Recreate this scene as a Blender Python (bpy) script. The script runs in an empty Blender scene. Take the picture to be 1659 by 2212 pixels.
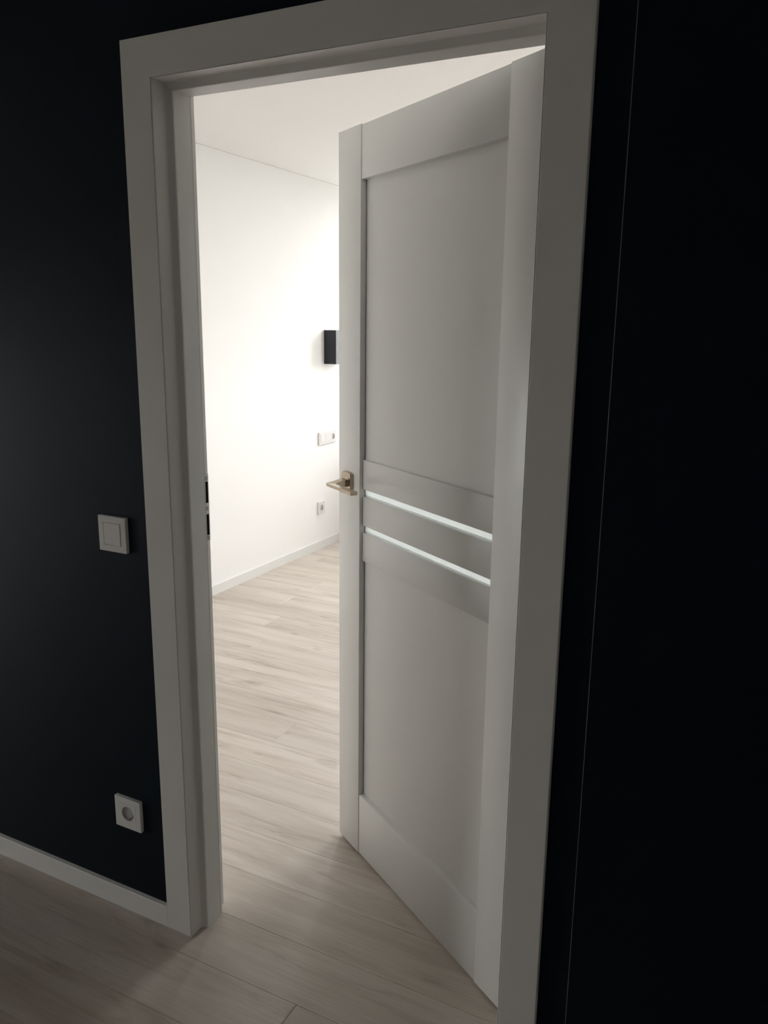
import bpy, bmesh, math, random
from mathutils import Vector, Matrix
random.seed(7)
sc = bpy.context.scene
COL = sc.collection

# ------------------------------------------------------------------ camera
F_PX, IW = 1771.55, 1659.0
CAM = Vector((1.27039, -1.4184, 1.55287))
PITCH, ROLL, YAW = -0.22338, 0.01107, -0.47463
fw0 = Vector((math.sin(YAW), math.cos(YAW), 0)); rt0 = Vector((math.cos(YAW), -math.sin(YAW), 0)); up0 = Vector((0, 0, 1))
fw = fw0*math.cos(PITCH) + up0*math.sin(PITCH)
u1 = up0*math.cos(PITCH) - fw0*math.sin(PITCH)
rt = rt0*math.cos(ROLL) + u1*math.sin(ROLL)
up = u1*math.cos(ROLL) - rt0*math.sin(ROLL)
cd = bpy.data.cameras.new('camera'); cam = bpy.data.objects.new('camera', cd); COL.objects.link(cam)
m = Matrix((rt, up, -fw)).transposed().to_4x4(); m.translation = CAM
cam.matrix_world = m
cd.sensor_fit = 'HORIZONTAL'; cd.sensor_width = 36.0; cd.lens = 36.0*F_PX/IW
cd.clip_start = 0.02
sc.camera = cam

# ------------------------------------------------------------------ sky, exposure
SKY = 7.0
w = bpy.data.worlds.new('overcast_sky'); sc.world = w; w.use_nodes = True
bg = w.node_tree.nodes['Background']
bg.inputs['Color'].default_value = (0.985, 0.99, 1.0, 1); bg.inputs['Strength'].default_value = SKY
vs = sc.view_settings
vs.view_transform = 'Standard'; vs.look = 'None'; vs.gamma = 1.0; vs.use_curve_mapping = False
vs.exposure = 1.48

# room sizes
XW = -1.718                 # white wall seen through the door
CEIL = 2.4716
YF0, YF1 = 0.118, 4.12      # far room
XR1 = 2.3
HX0, HX1, HY0 = -4.8, 2.5, -3.1   # hall
WIN1 = dict(x0=-1.54, x1=-1.04, z0=0.88, z1=2.38)     # window in the far room's end wall
FILL_WIN = dict(x0=-0.10, x1=1.40, z0=0.88, z1=2.30)       # unseen window added in the same wall for soft fill, hidden behind the door
WIN2 = dict(y0=-2.1, y1=-1.13, z0=0.08, z1=1.48)       # window at the hall's left end

def portal(name, loc, rot, sx, sy):
    l = bpy.data.lights.new(name, 'AREA'); l.shape = 'RECTANGLE'; l.size = sx; l.size_y = sy
    l.cycles.is_portal = True
    o = bpy.data.objects.new(name, l); COL.objects.link(o); o.location = loc; o.rotation_euler = rot
portal('window_portal', ((WIN1['x0']+WIN1['x1'])/2, YF1+0.26, (WIN1['z0']+WIN1['z1'])/2), (-math.pi/2, 0, 0), 1.3, 1.4)
portal('fill_window_portal', ((FILL_WIN['x0']+FILL_WIN['x1'])/2, YF1+0.26, (FILL_WIN['z0']+FILL_WIN['z1'])/2), (-math.pi/2, 0, 0), 1.8, 1.4)
portal('hall_window_portal', (HX0-0.26, (WIN2['y0']+WIN2['y1'])/2, (WIN2['z0']+WIN2['z1'])/2), (0, -math.pi/2, 0), 1.8, 1.6)

# ------------------------------------------------------------------ materials
def mat(name, col, rough=0.5, spec=0.5, metal=0.0, bump=None, var=None):
    mt = bpy.data.materials.new(name); mt.use_nodes = True
    nt = mt.node_tree; b = nt.nodes['Principled BSDF']
    b.inputs['Base Color'].default_value = (*col, 1); b.inputs['Roughness'].default_value = rough
    b.inputs['Metallic'].default_value = metal; b.inputs['Specular IOR Level'].default_value = spec
    tc = nt.nodes.new('ShaderNodeTexCoord')
    if var:
        sc_, amt = var
        n = nt.nodes.new('ShaderNodeTexNoise'); n.inputs['Scale'].default_value = sc_; n.inputs['Detail'].default_value = 3
        nt.links.new(tc.outputs['Object'], n.inputs['Vector'])
        mx = nt.nodes.new('ShaderNodeMix'); mx.data_type = 'RGBA'
        mx.inputs['A'].default_value = (*[c*(1-amt) for c in col], 1); mx.inputs['B'].default_value = (*[min(1, c*(1+amt)) for c in col], 1)
        nt.links.new(n.outputs['Fac'], mx.inputs['Factor']); nt.links.new(mx.outputs['Result'], b.inputs['Base Color'])
    if bump:
        sc_, st, dist = bump
        n = nt.nodes.new('ShaderNodeTexNoise'); n.inputs['Scale'].default_value = sc_; n.inputs['Detail'].default_value = 2
        nt.links.new(tc.outputs['Object'], n.inputs['Vector'])
        bp = nt.nodes.new('ShaderNodeBump'); bp.inputs['Strength'].default_value = st; bp.inputs['Distance'].default_value = dist
        nt.links.new(n.outputs['Fac'], bp.inputs['Height']); nt.links.new(bp.outputs['Normal'], b.inputs['Normal'])
    return mt

M = {}
M['door'] = mat('satin_white_lacquer', (0.87, 0.865, 0.835), 0.34, 0.85, var=(2.0, 0.01))
M['frame'] = mat('white_frame_foil', (0.80, 0.79, 0.76), 0.40, 0.4, var=(2.0, 0.01))
M['skirt'] = mat('white_skirting', (0.79, 0.785, 0.765), 0.42, 0.4, var=(3.0, 0.01))
M['seal'] = mat('pale_rubber_seal', (0.62, 0.60, 0.57), 0.6, 0.3, var=(9.0, 0.03))
M['navy'] = mat('dark_navy_wall_paint', (0.0036, 0.0066, 0.0116), 0.48, 0.17, bump=(420, 0.10, 0.0006), var=(1.2, 0.06))
M['navy'].node_tree.nodes['Principled BSDF'].inputs['Specular Tint'].default_value = (0.50, 0.72, 1.0, 1)
M['white_wall'] = mat('matt_white_wall_paint', (0.92, 0.912, 0.896), 0.9, 0.2, bump=(300, 0.05, 0.0006), var=(1.0, 0.006))
M['ceiling'] = mat('white_ceiling_paint', (0.92, 0.912, 0.896), 0.95, 0.1, var=(1.0, 0.006))
M['hall_wall'] = mat('hall_paint', (0.85, 0.84, 0.82), 0.9, 0.2, var=(1.0, 0.02))
M['plastic'] = mat('white_switch_plastic', (0.78, 0.775, 0.76), 0.32, 0.5, var=(30.0, 0.01))
M['socket_dish'] = mat('socket_dish_plastic', (0.50, 0.50, 0.49), 0.4, 0.4, var=(30.0, 0.01))
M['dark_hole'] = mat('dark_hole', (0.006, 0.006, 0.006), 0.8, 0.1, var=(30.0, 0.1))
M['grey_shade'] = mat('grey_recess_shade', (0.13, 0.13, 0.13), 0.6, 0.2, var=(30.0, 0.1))  # lighter tone for the painted recess shade in the far sockets
M['steel'] = mat('satin_steel', (0.56, 0.57, 0.57), 0.38, 0.5, 0.85, var=(60.0, 0.03))
M['bronze'] = mat('brushed_antique_bronze', (0.52, 0.435, 0.335), 0.24, 0.5, 0.92, bump=(260, 0.04, 0.0004), var=(40.0, 0.06))
M['lamp'] = mat('black_lamp_metal', (0.011, 0.012, 0.020), 0.46, 0.5, var=(20.0, 0.1))
M['lamp_in'] = mat('lamp_inner_white', (0.6, 0.6, 0.58), 0.6, 0.3, var=(20.0, 0.02))
M['bead'] = mat('seam_caulk', (0.22, 0.22, 0.22), 0.4, 0.5, var=(30.0, 0.05))
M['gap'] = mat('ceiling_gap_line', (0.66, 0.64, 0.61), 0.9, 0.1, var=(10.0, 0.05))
M['outside'] = mat('outside_ground', (0.20, 0.20, 0.185), 0.95, 0.1, var=(2.0, 0.25))
M['sub'] = mat('screed', (0.12, 0.11, 0.10), 0.9, 0.1, var=(5.0, 0.1))
M['upvc'] = mat('white_window_frame', (0.8, 0.8, 0.8), 0.35, 0.5, var=(5.0, 0.01))

def glass_mat(name, frosted):
    mt = bpy.data.materials.new(name); mt.use_nodes = True; nt = mt.node_tree
    for n in list(nt.nodes): nt.nodes.remove(n)
    out = nt.nodes.new('ShaderNodeOutputMaterial'); mix = nt.nodes.new('ShaderNodeMixShader')
    gl = nt.nodes.new('ShaderNodeBsdfGlossy'); gl.inputs['Roughness'].default_value = 0.25 if frosted else 0.02
    if frosted:
        tr = nt.nodes.new('ShaderNodeBsdfTranslucent'); tr.inputs['Color'].default_value = (0.78, 0.81, 0.81, 1)
        mix.inputs[0].default_value = 0.05
    else:
        tr = nt.nodes.new('ShaderNodeBsdfTransparent'); tr.inputs['Color'].default_value = (0.96, 0.96, 0.955, 1)
        mix.inputs[0].default_value = 0.06
    nt.links.new(tr.outputs[0], mix.inputs[1]); nt.links.new(gl.outputs[0], mix.inputs[2]); nt.links.new(mix.outputs[0], out.inputs[0])
    return mt
M['frosted'] = glass_mat('frosted_glass', True)
M['glass'] = glass_mat('clear_glass', False)

def wood():
    mt = bpy.data.materials.new('pale_oak_plank'); mt.use_nodes = True; nt = mt.node_tree; L = nt.links.new
    b = nt.nodes['Principled BSDF']
    tc = nt.nodes.new('ShaderNodeTexCoord'); oi = nt.nodes.new('ShaderNodeObjectInfo')
    cb = nt.nodes.new('ShaderNodeCombineXYZ')
    mu = nt.nodes.new('ShaderNodeMath'); mu.operation = 'MULTIPLY'; mu.inputs[1].default_value = 37.0
    mu2 = nt.nodes.new('ShaderNodeMath'); mu2.operation = 'MULTIPLY'; mu2.inputs[1].default_value = 91.0
    L(oi.outputs['Random'], mu.inputs[0]); L(oi.outputs['Random'], mu2.inputs[0])
    L(mu.outputs[0], cb.inputs[0]); L(mu2.outputs[0], cb.inputs[2])
    ad = nt.nodes.new('ShaderNodeVectorMath'); ad.operation = 'ADD'
    L(tc.outputs['Object'], ad.inputs[0]); L(cb.outputs[0], ad.inputs[1])
    def noise(scx, scy, det, rough=0.55, dist=0.0):
        mp = nt.nodes.new('ShaderNodeVectorMath'); mp.operation = 'MULTIPLY'; mp.inputs[1].default_value = (scx, scy, 1.0)
        L(ad.outputs[0], mp.inputs[0])
        n = nt.nodes.new('ShaderNodeTexNoise'); n.inputs['Scale'].default_value = 1.0; n.inputs['Detail'].default_value = det
        n.inputs['Roughness'].default_value = rough; n.inputs['Distortion'].default_value = dist
        L(mp.outputs[0], n.inputs['Vector']); return n.outputs['Fac']
    def ramp(src, *st):
        r = nt.nodes.new('ShaderNodeValToRGB'); e = r.color_ramp.elements
        while len(e) < len(st): e.new(0.5)
        for el, (p, c) in zip(e, st): el.position = p; el.color = (*c, 1)
        L(src, r.inputs[0]); return r.outputs[0]
    def mul(a, bsock, fac=1.0):
        x = nt.nodes.new('ShaderNodeMix'); x.data_type = 'RGBA'; x.blend_type = 'MULTIPLY'; x.inputs['Factor'].default_value = fac
        L(a, x.inputs['A']); L(bsock, x.inputs['B']); return x.outputs['Result']
    base = ramp(noise(1.1, 11.0, 4, 0.55, 0.6), (0.28, (0.505, 0.444, 0.383)), (0.48, (0.608, 0.546, 0.482)), (0.72, (0.675, 0.618, 0.556)))
    streak = ramp(noise(1.6, 26.0, 3, 0.6, 0.4), (0.22, (0.70, 0.66, 0.63)), (0.40, (0.97, 0.965, 0.96)), (1.0, (1, 1, 1)))
    smudge = ramp(noise(2.4, 13.0, 4, 0.62, 0.9), (0.26, (0.66, 0.625, 0.60)), (0.40, (0.95, 0.94, 0.93)), (0.5, (1, 1, 1)))
    fine = ramp(noise(6.0, 190.0, 4, 0.65), (0.25, (0.88, 0.87, 0.86)), (0.6, (1.02, 1.02, 1.02)))
    mp = nt.nodes.new('ShaderNodeVectorMath'); mp.operation = 'MULTIPLY'; mp.inputs[1].default_value = (3.0, 9.0, 1.0)
    L(ad.outputs[0], mp.inputs[0])
    vo = nt.nodes.new('ShaderNodeTexVoronoi'); vo.inputs['Scale'].default_value = 1.0; L(mp.outputs[0], vo.inputs['Vector'])
    knot = ramp(vo.outputs['Distance'], (0.0, (0.52, 0.46, 0.41)), (0.045, (0.72, 0.68, 0.64)), (0.10, (1, 1, 1)))
    tone = ramp(oi.outputs['Random'], (0.0, (0.93, 0.925, 0.92)), (1.0, (1.04, 1.04, 1.04)))
    c = mul(mul(mul(mul(mul(base, streak), smudge), fine), knot, 0.8), tone)
    L(c, b.inputs['Base Color'])
    b.inputs['Roughness'].default_value = 0.36; b.inputs['Specular IOR Level'].default_value = 0.55
    bp = nt.nodes.new('ShaderNodeBump'); bp.inputs['Strength'].default_value = 0.12; bp.inputs['Distance'].default_value = 0.0006
    L(noise(6.0, 190.0, 4, 0.65), bp.inputs['Height']); L(bp.outputs['Normal'], b.inputs['Normal'])
    return mt
M['wood'] = wood()

# ------------------------------------------------------------------ mesh helpers
def add_box(bm, x0, x1, y0, y1, z0, z1, bev=0.0, seg=1, mi=0):
    vs = [bm.verts.new((x, y, z)) for x in (x0, x1) for y in (y0, y1) for z in (z0, z1)]
    fs = [bm.faces.new([vs[i] for i in q]) for q in ((0, 1, 3, 2), (4, 6, 7, 5), (0, 4, 5, 1), (2, 3, 7, 6), (0, 2, 6, 4), (1, 5, 7, 3))]
    for f in fs: f.material_index = mi
    if bev > 0:
        es = list({e for f in fs for e in f.edges})
        r = bmesh.ops.bevel(bm, geom=es, offset=bev, segments=seg, affect='EDGES', profile=0.5)
        for f in r['faces']: f.material_index = mi
    return fs

def add_prism(bm, pts0, pts1, caps=True, mi=0):
    a = [bm.verts.new(p) for p in pts0]; b = [bm.verts.new(p) for p in pts1]
    n = len(a); fs = []
    for i in range(n):
        j = (i+1) % n
        fs.append(bm.faces.new((a[i], a[j], b[j], b[i])))
    if caps: fs.append(bm.faces.new(a[::-1])); fs.append(bm.faces.new(b))
    for f in fs: f.material_index = mi
    return fs

def add_loft(bm, rings):
    rv = [[bm.verts.new(p) for p in r] for r in rings]; n = len(rv[0])
    for k in range(len(rv)-1):
        for i in range(n):
            j = (i+1) % n
            bm.faces.new((rv[k][i], rv[k][j], rv[k+1][j], rv[k+1][i]))
    bm.faces.new(rv[0][::-1]); bm.faces.new(rv[-1])

def add_disc(bm, cx, cz, y0, y1, r, n=24):
    return add_prism(bm, [(cx+r*math.cos(t), y0, cz+r*math.sin(t)) for t in [2*math.pi*i/n for i in range(n)]],
                     [(cx+r*math.cos(t), y1, cz+r*math.sin(t)) for t in [2*math.pi*i/n for i in range(n)]])

def rrect(cx, cz, wx, wz, r, y, n=5):
    pts = []
    for sx, sz, a0 in ((1, 1, 0), (-1, 1, 90), (-1, -1, 180), (1, -1, 270)):
        for i in range(n+1):
            t = math.radians(a0+90*i/n)
            pts.append((cx+sx*(wx/2-r)+r*math.cos(t), y, cz+sz*(wz/2-r)+r*math.sin(t)))
    return pts

def obj(name, bm, mats, parent=None, smooth=None, kind=None, label=None, cat=None, group=None):
    bmesh.ops.recalc_face_normals(bm, faces=bm.faces)
    if smooth is not None:
        for f in bm.faces: f.smooth = True
        for e in bm.edges:
            if len(e.link_faces) == 2 and e.calc_face_angle(0) > math.radians(smooth): e.smooth = False
    me = bpy.data.meshes.new(name); bm.to_mesh(me); bm.free()
    for mm in (mats if isinstance(mats, (list, tuple)) else [mats]): me.materials.append(mm)
    o = bpy.data.objects.new(name, me); COL.objects.link(o)
    if parent: o.parent = parent
    tag(o, label, cat, group, kind)
    return o

def tag(o, label=None, cat=None, group=None, kind=None):
    if label: o['label'] = label
    if cat: o['category'] = cat
    if group: o['group'] = group
    if kind: o['kind'] = kind

def boxobj(name, mt, parent, x0, x1, y0, y1, z0, z1, bev=0.0, seg=1, **k):
    bm = bmesh.new(); add_box(bm, x0, x1, y0, y1, z0, z1, bev, seg)
    return obj(name, bm, mt, parent, smooth=60 if (bev and seg > 1) else None, **k)

def thing(name, loc, rz=0.0, label=None, cat=None, group=None, kind=None):
    o = bpy.data.objects.new(name, None); COL.objects.link(o); o.empty_display_size = 0.05
    o.location = loc; o.rotation_euler = (0, 0, rz)
    tag(o, label, cat, group, kind); return o

# ------------------------------------------------------------------ room shell
W, WC, ZT, TC = 0.83072, 0.07945, 2.04247, 0.01335   # opening between casing lips, casing width, head height, casing depth
OX0, OX1, OZ = -0.033, W+0.033, ZT+0.033              # rough opening

def wall_with_hole(name, axis, t0, t1, a0, a1, hole, mt, z1=CEIL, **k):
    """wall slab between t0..t1 on 'axis' (its thickness), spanning a0..a1, with a rectangular hole (h0,h1,z0,z1)"""
    bm = bmesh.new(); h0, h1, hz0, hz1 = hole
    def bx(p0, p1, q0, q1):
        if q1 - q0 < 1e-6 or p1 - p0 < 1e-6: return
        if axis == 'y': add_box(bm, p0, p1, t0, t1, q0, q1)
        else: add_box(bm, t0, t1, p0, p1, q0, q1)
    bx(a0, h0, 0, z1); bx(h1, a1, 0, z1); bx(h0, h1, 0, hz0); bx(h0, h1, hz1, z1)
    return obj(name, bm, mt, kind='structure', **k)

SEAM_X = 0.9697
wall_with_hole('wall_front', 'y', 0.0, 0.060, HX0, HX1, (OX0, OX1, 0, OZ), M['navy'], label='dark navy painted hall wall around the white door frame')
wall_with_hole('wall_far_near', 'y', 0.060, YF0, min(HX0, XW-0.2), HX1, (OX0, OX1, 0, OZ), M['white_wall'])
# hall shell
wall_with_hole('wall_hall_left', 'x', HX0-0.25, HX0, HY0-0.2, 0.06, (WIN2['y0'], WIN2['y1'], WIN2['z0'], WIN2['z1']), M['hall_wall'])
boxobj('wall_hall_right', M['hall_wall'], None, HX1, HX1+0.12, HY0-0.2, YF0, 0, CEIL, kind='structure')
boxobj('wall_hall_back', M['hall_wall'], None, HX0-0.25, HX1+0.12, HY0-0.2, HY0, 0, CEIL, kind='structure')
# far room shell
boxobj('wall_far_left', M['white_wall'], None, XW-0.2, XW, YF0, YF1+0.25, 0, CEIL, kind='structure', label='plain white wall of the bright room seen through the doorway')
boxobj('wall_far_right', M['white_wall'], None, XR1, XR1+0.12, YF0, YF1+0.25, 0, CEIL, kind='structure')
bm = bmesh.new()
for a0, a1, q0, q1 in ((XW, WIN1['x0'], 0, CEIL), (WIN1['x0'], WIN1['x1'], 0, WIN1['z0']), (WIN1['x0'], WIN1['x1'], WIN1['z1'], CEIL),
                       (WIN1['x1'], FILL_WIN['x0'], 0, CEIL), (FILL_WIN['x0'], FILL_WIN['x1'], 0, FILL_WIN['z0']), (FILL_WIN['x0'], FILL_WIN['x1'], FILL_WIN['z1'], CEIL), (FILL_WIN['x1'], XR1, 0, CEIL)):
    add_box(bm, a0, a1, YF1, YF1+0.25, q0, q1)
obj('wall_far_back', bm, M['white_wall'], kind='structure')
boxobj('ceiling', M['ceiling'], None, HX0-0.25, HX1+0.12, HY0-0.2, YF1+0.25, CEIL, CEIL+0.15, kind='structure', label='white ceiling of the bright room above the open door')
boxobj('ground_outside', M['outside'], None, -30, 30, -30, 30, -0.9, -0.6, kind='structure')

# fine shadow line where the white wall meets the ceiling; pale caulk line in the navy wall
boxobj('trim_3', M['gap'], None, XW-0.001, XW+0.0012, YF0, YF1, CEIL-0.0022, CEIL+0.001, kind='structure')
bm = bmesh.new()
r = 0.0007
add_prism(bm, [(SEAM_X+r*math.cos(t), -r*math.sin(t), 0.062) for t in [math.pi*i/6 for i in range(7)]],
              [(SEAM_X+r*math.cos(t), -r*math.sin(t), CEIL) for t in [math.pi*i/6 for i in range(7)]])
obj('trim_2', bm, M['bead'], kind='structure', label='thin pale vertical joint line in the navy wall right of the frame')

# floor with single planks
floor = boxobj('floor', M['sub'], None, HX0-0.25, HX1+0.12, HY0-0.2, YF1+0.25, -0.12, -0.010, kind='structure', label='pale greige oak plank floor running from the hall into the bright room')
PW, PY0, PL = 0.1668, 0.0985, 1.50
known = {15: -1.2746, 13: -1.2815, 11: -1.163, 9: -1.045, 7: -0.930, 5: -0.405, -2: 0.361}
even = {16: -0.55, 14: -0.60, 12: -0.42, 10: -1.62, 8: -1.75, 6: -1.35, 4: -0.95, 3: 0.95, 2: -0.55, 1: 1.02, 0: -0.40, -1: -0.70, -3: 0.75, -4: -0.3}
pm = {}
def plank_mesh(L_):
    key = round(L_, 3)
    if key not in pm:
        bm = bmesh.new(); g, b, e, d = 0.0002, 0.0005, 0.0016, 0.0009      # gap, long-edge bevel, end bevel, bevel depth
        R0 = [bm.verts.new(p) for p in ((g, g, -0.010), (L_-g, g, -0.010), (L_-g, PW-g, -0.010), (g, PW-g, -0.010))]
        R1 = [bm.verts.new(p) for p in ((g, g, -d), (L_-g, g, -d), (L_-g, PW-g, -d), (g, PW-g, -d))]
        R2 = [bm.verts.new(p) for p in ((g+e, g+b, 0), (L_-g-e, g+b, 0), (L_-g-e, PW-g-b, 0), (g+e, PW-g-b, 0))]
        for A_, B_ in ((R0, R1), (R1, R2)):
            for i in range(4): bm.faces.new((A_[i], A_[(i+1) % 4], B_[(i+1) % 4], B_[i]))
        bm.faces.new(R0[::-1]); bm.faces.new(R2)
        bmesh.ops.recalc_face_normals(bm, faces=bm.faces)
        me = bpy.data.meshes.new('plank'); bm.to_mesh(me); bm.free(); me.materials.append(M['wood']); pm[key] = me
    return pm[key]
k0 = math.floor((HY0-PY0)/PW)
k1 = math.ceil((YF1-PY0)/PW)
for k in range(k0, k1+1):
    y = PY0 + k*PW
    x0, x1 = (HX0, HX1) if y < 0 else (XW-0.05, XR1+0.05)
    j = known.get(k, even.get(k))
    if j is None: j = random.uniform(-1.3, 0.0)
    a = j
    while a > x0: a -= PL
    while a < x1:
        b = min(a+PL, x1); s = max(a, x0)
        if b - s > 0.02:
            o = bpy.data.objects.new('plank', plank_mesh(b-s)); COL.objects.link(o); o.parent = floor; o.location = (s, y, 0)
        a += PL

# baseboards
def baseboard(name, p0, p1, n, h=0.0594, t=0.0133, label=None):
    """runs p0->p1 on the wall line, n = direction out of the wall"""
    p0, p1, n = Vector((*p0, 0)), Vector((*p1, 0)), Vector((*n, 0))
    prof = [(0, 0), (0, h), (t-0.002, h), (t, h-0.002), (t, 0)]
    bm = bmesh.new()
    add_prism(bm, [p0+n*a+Vector((0, 0, z)) for a, z in prof], [p1+n*a+Vector((0, 0, z)) for a, z in prof])
    return obj(name, bm, M['skirt'], kind='structure', label=label)
baseboard('baseboard_front_left', (HX0, 0), (-WC, 0), (0, -1), label='white baseboard along the navy wall left of the door frame')
baseboard('baseboard_front_right', (W+WC, 0), (HX1, 0), (0, -1))
baseboard('baseboard_far_left', (XW, YF0), (XW, YF1), (1, 0), label='white baseboard along the white wall in the bright room')
baseboard('baseboard_far_back', (XW+0.0133, YF1), (XR1-0.0133, YF1), (0, -1))
baseboard('baseboard_far_right', (XR1, YF0), (XR1, YF1), (-1, 0))
baseboard('baseboard_hall_left', (HX0, HY0), (HX0, -0.0133), (1, 0))
baseboard('baseboard_hall_back', (HX0+0.0133, HY0), (HX1-0.0133, HY0), (0, 1))
baseboard('baseboard_hall_right', (HX1, HY0), (HX1, -0.0133), (-1, 0))

# windows (frames set in the wall openings)
def window(name, loc, rz, wd, ht):
    t = thing(name, loc, rz, kind='structure')
    bm = bmesh.new(); f = 0.055
    for q in ((-wd/2, wd/2, 0, f), (-wd/2, wd/2, ht-f, ht), (-wd/2, -wd/2+f, f, ht-f), (wd/2-f, wd/2, f, ht-f)):
        add_box(bm, q[0], q[1], 0.08, 0.15, q[2], q[3], 0.004)
    obj('window_frame', bm, M['upvc'], t)
    boxobj('pane', M['glass'], t, -wd/2+f, wd/2-f, 0.112, 0.118, f, ht-f)
    boxobj('window_sill', M['upvc'], t, -wd/2-0.03, wd/2+0.03, -0.05, -0.0005, -0.025, 0.0, 0.003)
    return t
window('window_1', ((WIN1['x0']+WIN1['x1'])/2, YF1, WIN1['z0']), 0, WIN1['x1']-WIN1['x0'], WIN1['z1']-WIN1['z0'])
window('fill_window', ((FILL_WIN['x0']+FILL_WIN['x1'])/2, YF1, FILL_WIN['z0']), 0, FILL_WIN['x1']-FILL_WIN['x0'], FILL_WIN['z1']-FILL_WIN['z0'])  # unseen window, added to even out the room light
window('window_2', (HX0, (WIN2['y0']+WIN2['y1'])/2, WIN2['z0']), math.pi/2, WIN2['y1']-WIN2['y0'], WIN2['z1']-WIN2['z0'])

# ------------------------------------------------------------------ door frame
frame = thing('trim_1', (0, 0, 0), kind='structure', label='wide white door frame with stepped jambs set in the navy wall')
ys, yb, aS, aR = 0.0886, 0.131, 0.01578, -0.008       # stop back, frame back, stop inset, rebate inset
cas = [(-WC, 0), (-WC, -TC+0.0012), (-WC+0.0012, -TC), (-0.0020, -TC), (-0.0007, -TC+0.0010), (-0.0007, 0)]
jam = [(-0.0002, -0.001), (-0.0002, -TC+0.0015), (0.0005, -TC+0.0006), (0.0008, -TC+0.0022)]
n = 10
yc0, yc1 = 0.0245, 0.0345
jam.append((0.0008, yc0-0.006))
for i in range(n+1):                                   # concave-convex step from the lip to the stop
    t = i/n; s = t*t*(3-2*t)
    jam.append((0.0008+(aS-0.0008)*s, yc0+(yc1-yc0)*t**0.8))
jam += [(aS, yc1+0.004), (aS, ys-0.0015), (aS-0.0015, ys), (aR, ys), (aR, yb-0.001), (aR-0.001, yb), (-0.032, yb), (-0.032, -0.001)]
arch = [(-0.012, yb), (-0.078, yb), (-0.078, YF0), (-0.012, YF0)]  # casing on the far side
seal = [(0.0136, ys), (0.0136, ys+0.0058), (0.0, ys+0.0058), (0.0, ys)]

def sweep(prof, side, name, mt, smooth=28, cut=0.0):
    """profile points (inset a, depth y) mitred round the opening; side L, T or R"""
    def st(a, y, k):
        x0, x1, zt = a, W-a, ZT-a
        return [(x0, y, 0), (x0, y, zt), (x1, y, zt), (x1, y, 0)][k]
    k = {'L': 0, 'T': 1, 'R': 2}[side]
    bm = bmesh.new(); add_prism(bm, [st(a, y, k) for a, y in prof], [st(a, y, k+1) for a, y in prof])
    return obj(name, bm, mt, frame, smooth=smooth)
for s in 'LTR':
    sweep(cas, s, 'casing', M['frame'])
    sweep(jam, s, 'jamb', M['frame'])
    sweep(arch, s, 'casing', M['frame'])
    sweep(seal, s, 'seal', M['seal'])
# strike plate on the latch-side rebate
sp = bmesh.new(); x0, x1 = aR, aR+0.0016
add_box(sp, x0, x1, 0.100, 0.1165, 1.032, 1.198); add_box(sp, x0, x1, 0.1275, 0.1299, 1.032, 1.198)
for z0, z1 in ((1.032, 1.046), (1.0985, 1.1265), (1.1795, 1.198)): add_box(sp, x0, x1, 0.1165, 0.1275, z0, z1)
spo = obj('strike_plate', sp, M['steel'], frame, label='grey metal strike plate with two dark slots')
boxobj('latch_slot', M['dark_hole'], spo, aR-0.0005, aR+0.0003, 0.1165, 0.1275, 1.1265, 1.1795)
boxobj('bolt_slot', M['dark_hole'], spo, aR-0.0005, aR+0.0003, 0.1165, 0.1275, 1.046, 1.0985)
for z in (1.1875, 1.1130, 1.0395):
    bm = bmesh.new(); 
    fs = add_prism(bm, [(x1-0.0002, 0.1215+0.0036*math.cos(t), z+0.0036*math.sin(t)) for t in [2*math.pi*i/14 for i in range(14)]],
                       [(x1+0.0007, 0.1215+0.0030*math.cos(t), z+0.0030*math.sin(t)) for t in [2*math.pi*i/14 for i in range(14)]])
    so = obj('screw', bm, M['steel'], spo)
    bm = bmesh.new(); add_box(bm, x1+0.0003, x1+0.0009, 0.1215-0.0011, 0.1215+0.0011, z-0.0011, z+0.0011); add_prism(bm, [(x1+0.0003, 0.1215+0.0046*math.cos(t), z+0.0046*math.sin(t)) for t in [2*math.pi*i/14 for i in range(14)]], [(x1-0.0001, 0.1215+0.0046*math.cos(t), z+0.0046*math.sin(t)) for t in [2*math.pi*i/14 for i in range(14)]])
    obj('screw_recess', bm, M['dark_hole'], spo)

# ------------------------------------------------------------------ door leaf  (local: X across from the latch edge, -Y out of the visible face)
PHI = 0.5556
door = thing('door_1', (0.11496, 0.55027, 0), -PHI, kind='structure', label='white panelled door standing ajar into the bright room')
ZB, LH, LW, TH = 0.008, 2.02926, 0.815, 0.040
U1, U2 = 0.1188, 0.6945
ZTOP = ZB+LH
D = M['door']
boxobj('stile', D, door, 0, U1, 0, TH, ZB, ZTOP, 0.0012, 2)
boxobj('stile', D, door, U2, LW, 0, TH, ZB, ZTOP, 0.0012, 2)
g = 0.0012
boxobj('rail', D, door, U1+g, U2-0.0003, 0.0018, TH-0.0018, 1.9085, ZTOP-0.0018, 0.0012, 2)          # top rail
boxobj('rail', D, door, U1+g, U2-0.0003, 0.0018, TH-0.0018, ZB+0.0008, 0.2005, 0.0012, 2)             # bottom rail
RR = 0.0092
for z0, z1 in ((1.1205, 1.2005), (1.0190, 1.1002), (0.9184, 0.9993)):
    boxobj('rail', D, door, U1+0.0006, U2-0.0003, RR, TH-RR, z0, z1, 0.0014, 2)
PN = 0.0165
boxobj('panel', D, door, U1-0.004, U2+0.004, PN, TH-PN, 1.1985, 1.912)
boxobj('panel', D, door, U1-0.004, U2+0.004, PN, TH-PN, 0.197, 0.921)
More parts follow.
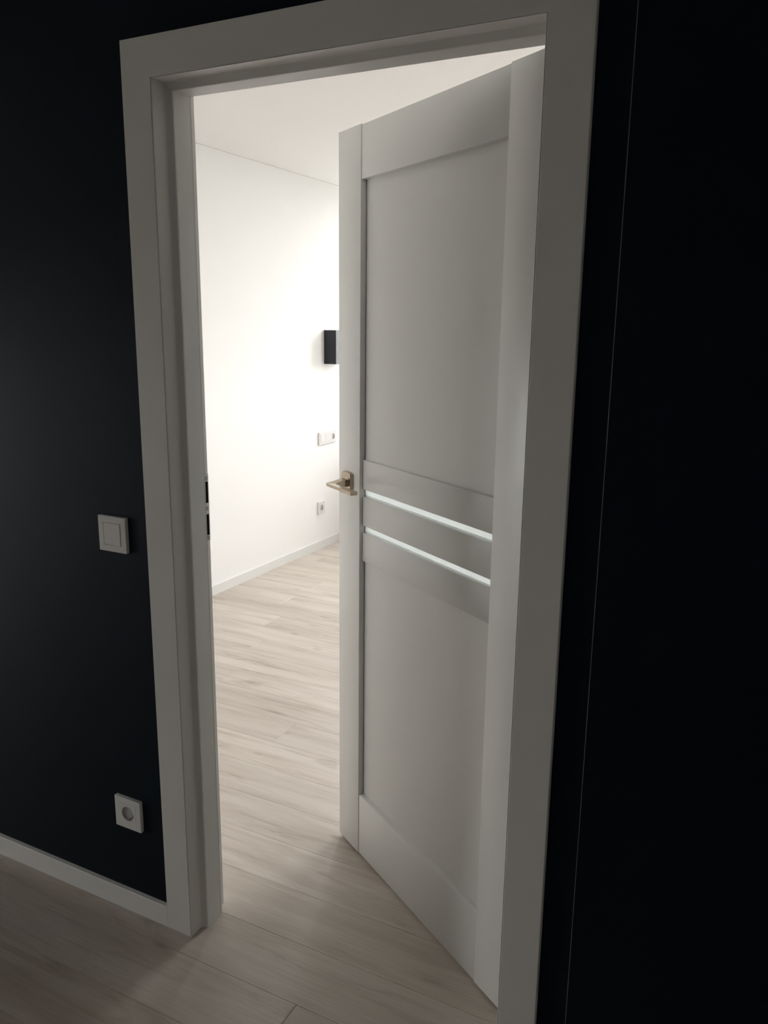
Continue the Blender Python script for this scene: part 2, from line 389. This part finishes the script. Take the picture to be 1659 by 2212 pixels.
for z0, z1 in ((1.1002, 1.1205), (0.9993, 1.0190)):
    boxobj('glass_strip', M['frosted'], door, U1-0.003, U2+0.003, 0.0180, 0.0220, z0-0.004, z1+0.004, label='narrow frosted glass strip')
    boxobj('glazing_bead', D, door, U1, U2, 0.0150, 0.0178, z0+0.0024, z0+0.0036, 0.0003)
# dark joint line beside the recessed panels
for z0, z1 in ((1.1985, 1.909), (0.2005, 0.9184), (1.1002, 1.1205), (0.9993, 1.0190)):
    boxobj('panel_joint', M['dark_hole'], door, U1, U1+0.0014, PN-0.0003, PN+0.0002, z0, z1)
# lever handle
hd = thing('door_handle', (0, 0, 0)); hd.parent = door; hd['label'] = 'antique bronze lever handle on a squared rosette'
CU, CZ = 0.057, 1.1345
bm = bmesh.new()
add_loft(bm, [rrect(CU, CZ, .054, .050, .010, 0.0), rrect(CU, CZ, .054, .050, .010, -0.0075), rrect(CU, CZ, .0515, .0475, .0095, -0.0098)])
obj('rosette', bm, M['bronze'], hd, smooth=35)
bm = bmesh.new()
add_loft(bm, [rrect(CU, CZ, .030, .030, .007, -0.0095), rrect(CU, CZ, .030, .030, .007, -0.0104), rrect(CU, CZ, .0285, .0285, .0065, -0.0109)])
obj('rosette_cap', bm, M['bronze'], hd, smooth=35)
ZL = 1.1275
def sec(ui, ni, uo, no, zt, zb):
    c = 0.0016; du, dn = uo-ui, no-ni; l = math.hypot(du, dn); du, dn = du/l, dn/l
    q = []
    for (u, nn, z) in ((ui, ni, zb+c), (ui, ni, zt-c), (ui+du*c, ni+dn*c, zt), (uo-du*c, no-dn*c, zt), (uo, no, zt-c), (uo, no, zb+c), (uo-du*c, no-dn*c, zb), (ui+du*c, ni+dn*c, zb)):
        q.append((u, -nn, ZL+z))
    return q
bm = bmesh.new()
add_loft(bm, [sec(.0690, .0095, .0450, .0095, .0135, -.0085),
              sec(.0690, .0230, .0450, .0230, .0120, -.0075),
              sec(.0690, .0360, .0435, .0400, .0075, -.0055),
              sec(.0695, .0440, .0425, .0560, .0048, -.0045),
              sec(.0720, .0465, .0445, .0635, .0042, -.0042),
              sec(.0760, .0475, .0530, .0665, .0040, -.0040),
              sec(.0860, .0475, .0800, .0672, .0038, -.0040),
              sec(.1180, .0465, .1180, .0672, .0038, -.0044),
              sec(.1350, .0460, .1350, .0672, .0040, -.0062),
              sec(.1880, .0450, .1880, .0660, .0042, -.0064)])
obj('lever', bm, M['bronze'], hd, smooth=30)
# lock edge and hinges (turned away from the camera)
boxobj('lock_faceplate', M['steel'], door, -0.0006, 0.002, 0.009, 0.031, 1.03, 1.20)
for z in (0.25, 1.75):
    bm = bmesh.new()
    add_prism(bm, [(LW+0.004+0.006*math.cos(t), TH+0.001+0.006*math.sin(t), z) for t in [2*math.pi*i/14 for i in range(14)]],
                  [(LW+0.004+0.006*math.cos(t), TH+0.001+0.006*math.sin(t), z+0.09) for t in [2*math.pi*i/14 for i in range(14)]])
    obj('hinge', bm, M['steel'], door, smooth=40)

# ------------------------------------------------------------------ switches and sockets (local: X right, -Y out of wall, Z up)
S, TP = 0.088, 0.010
def ring(parent, wd, ht, hole_w, hole_h, t=TP, name='cover_frame'):
    """rectangular cover frame with bevelled outer edge and an open middle"""
    bm = bmesh.new()
    o0 = rrect(0, 0, wd, ht, .0016, 0.0, 3); o1 = rrect(0, 0, wd, ht, .0016, -t+0.0009, 3); o2 = rrect(0, 0, wd-0.0016, ht-0.0016, .0012, -t, 3)
    i2 = rrect(0, 0, hole_w, hole_h, .0003, -t, 3); i0 = rrect(0, 0, hole_w, hole_h, .0003, 0.0, 3)
    rv = [[bm.verts.new(p) for p in r] for r in (o0, o1, o2, i2, i0, o0)]
    rv[5] = rv[0]
    for k in range(5):
        nn = len(rv[k])
        for i in range(nn):
            j = (i+1) % nn
            bm.faces.new((rv[k][i], rv[k][j], rv[k+1][j], rv[k+1][i]))
    bmesh.ops.delete(bm, geom=[v for v in bm.verts if not v.link_faces], context='VERTS')
    return obj(name, bm, M['plastic'], parent, smooth=40)

def rocker(parent, cx, tilt=0.03):
    bm = bmesh.new()
    h = 0.0276
    fr = [(cx-h, -TP-0.0008+tilt*h*0.5, -h), (cx+h, -TP-0.0008-tilt*h*0.5, -h), (cx+h, -TP-0.0008-tilt*h*0.5, h), (cx-h, -TP-0.0008+tilt*h*0.5, h)]
    bk = [(x, -0.003, z) for x, y, z in fr]
    add_prism(bm, bk, fr)
    bmesh.ops.bevel(bm, geom=list(bm.edges), offset=0.0009, segments=2, affect='EDGES')
    return obj('rocker', bm, M['plastic'], parent, smooth=40)

def socket_insert(parent, cx, hole='dark_hole'):
    h, R, n = 0.0278, 0.0205, 32
    bm = bmesh.new()
    # square face with a round opening: circle vertices bridged to square perimeter points
    ang = [2*math.pi*i/n for i in range(n)]
    def sq(t):
        c, s = math.cos(t), math.sin(t); k = h/max(abs(c), abs(s)); return (cx+c*k, s*k)
    yf = -TP-0.0004
    a = [bm.verts.new((sq(t)[0], -0.003, sq(t)[1])) for t in ang]
    b = [bm.verts.new((sq(t)[0], yf, sq(t)[1])) for t in ang]
    c = [bm.verts.new((cx+R*math.cos(t), yf, R*math.sin(t))) for t in ang]
    for i in range(n):
        j = (i+1) % n
        bm.faces.new((a[i], a[j], b[j], b[i])); bm.faces.new((b[i], b[j], c[j], c[i]))
    ins = obj('socket_insert', bm, M['plastic'], parent)
    bm = bmesh.new()
    cc = [bm.verts.new((cx+R*math.cos(t), yf, R*math.sin(t))) for t in ang]
    dd = [bm.verts.new((cx+(R-0.0012)*math.cos(t), -0.0060, (R-0.0012)*math.sin(t))) for t in ang]
    for i in range(n):
        j = (i+1) % n
        bm.faces.new((cc[i], cc[j], dd[j], dd[i]))
    bm.faces.new(dd)
    obj('socket_well', bm, M['socket_dish'], ins, smooth=40)
    # painted shade of the clip recess: dark bars at lower right and upper right
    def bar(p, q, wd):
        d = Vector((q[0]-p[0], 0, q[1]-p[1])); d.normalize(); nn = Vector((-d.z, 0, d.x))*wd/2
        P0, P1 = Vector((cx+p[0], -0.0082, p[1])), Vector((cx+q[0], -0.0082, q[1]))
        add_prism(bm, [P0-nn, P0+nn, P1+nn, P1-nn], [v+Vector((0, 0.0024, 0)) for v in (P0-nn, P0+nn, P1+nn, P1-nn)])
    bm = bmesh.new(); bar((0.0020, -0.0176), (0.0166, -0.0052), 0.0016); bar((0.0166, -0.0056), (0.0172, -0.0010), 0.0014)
    obj('recess_shade', bm, M[hole], ins)
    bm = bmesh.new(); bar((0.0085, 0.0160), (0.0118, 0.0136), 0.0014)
    obj('recess_shade', bm, M[hole], ins)
    return ins

sw = thing('light_switch', (-0.1925, 0, 1.0535), 0, 'square white single rocker light switch on the navy wall', 'light switch')
ring(sw, S, S, 0.0565, 0.0565); rocker(sw, 0.0, 0.05)
boxobj('back_box', M['dark_hole'], sw, -0.0282, 0.0282, -0.0029, -0.0005, -0.0282, 0.0282)
so = thing('wall_socket', (-0.2009, 0, 0.2936), 0, 'square white single power socket low on the navy wall above the baseboard', 'power socket')
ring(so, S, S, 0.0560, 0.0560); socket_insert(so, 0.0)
tr = thing('switch_panel', (XW, 3.503, 0.784), math.pi/2, 'white triple plate of two switches and a socket under the black lamp', 'switch panel')
ring(tr, 0.230, S, 0.198, 0.0565)
for cx in (-0.071, 0): rocker(tr, cx, 0.05 if cx == 0 else -0.03)
socket_insert(tr, 0.071, 'grey_shade')
boxobj('back_box', M['plastic'], tr, -0.0995, 0.0435, -0.0029, -0.0005, -0.0282, 0.0282)
for cx in (-0.0355, 0.0355): boxobj('cover_bar', M['plastic'], tr, cx-0.0077, cx+0.0077, -TP, -0.0005, -0.0283, 0.0283)
so2 = thing('wall_socket', (XW, 3.413, 0.294), math.pi/2, 'small white power socket low on the white wall under the triple switch plate', 'power socket')
ring(so2, S, S, 0.0560, 0.0560); socket_insert(so2, 0.0, 'grey_shade')

# ------------------------------------------------------------------ wall lamp: black box open at top and bottom
lamp = thing('wall_lamp', (XW, 3.573, 1.406), math.pi/2, 'black box shaped wall lamp on the white wall, half hidden by the door', 'wall lamp')
h, wd, dp, t = 0.1135, 0.100, 0.095, 0.004
bm = bmesh.new()
add_box(bm, -wd, wd, -dp, -dp+t, -h, h, 0.0008)
add_box(bm, -wd, -wd+t, -dp+t, 0, -h, h); add_box(bm, wd-t, wd, -dp+t, 0, -h, h)
obj('lamp_shade', bm, M['lamp'], lamp)
boxobj('back_plate', M['lamp_in'], lamp, -wd+t, wd-t, -0.012, -0.0005, -h+0.004, h-0.004)
boxobj('bulb_holder', M['lamp_in'], lamp, -0.03, 0.03, -0.06, -0.012, -0.03, 0.03, 0.004)
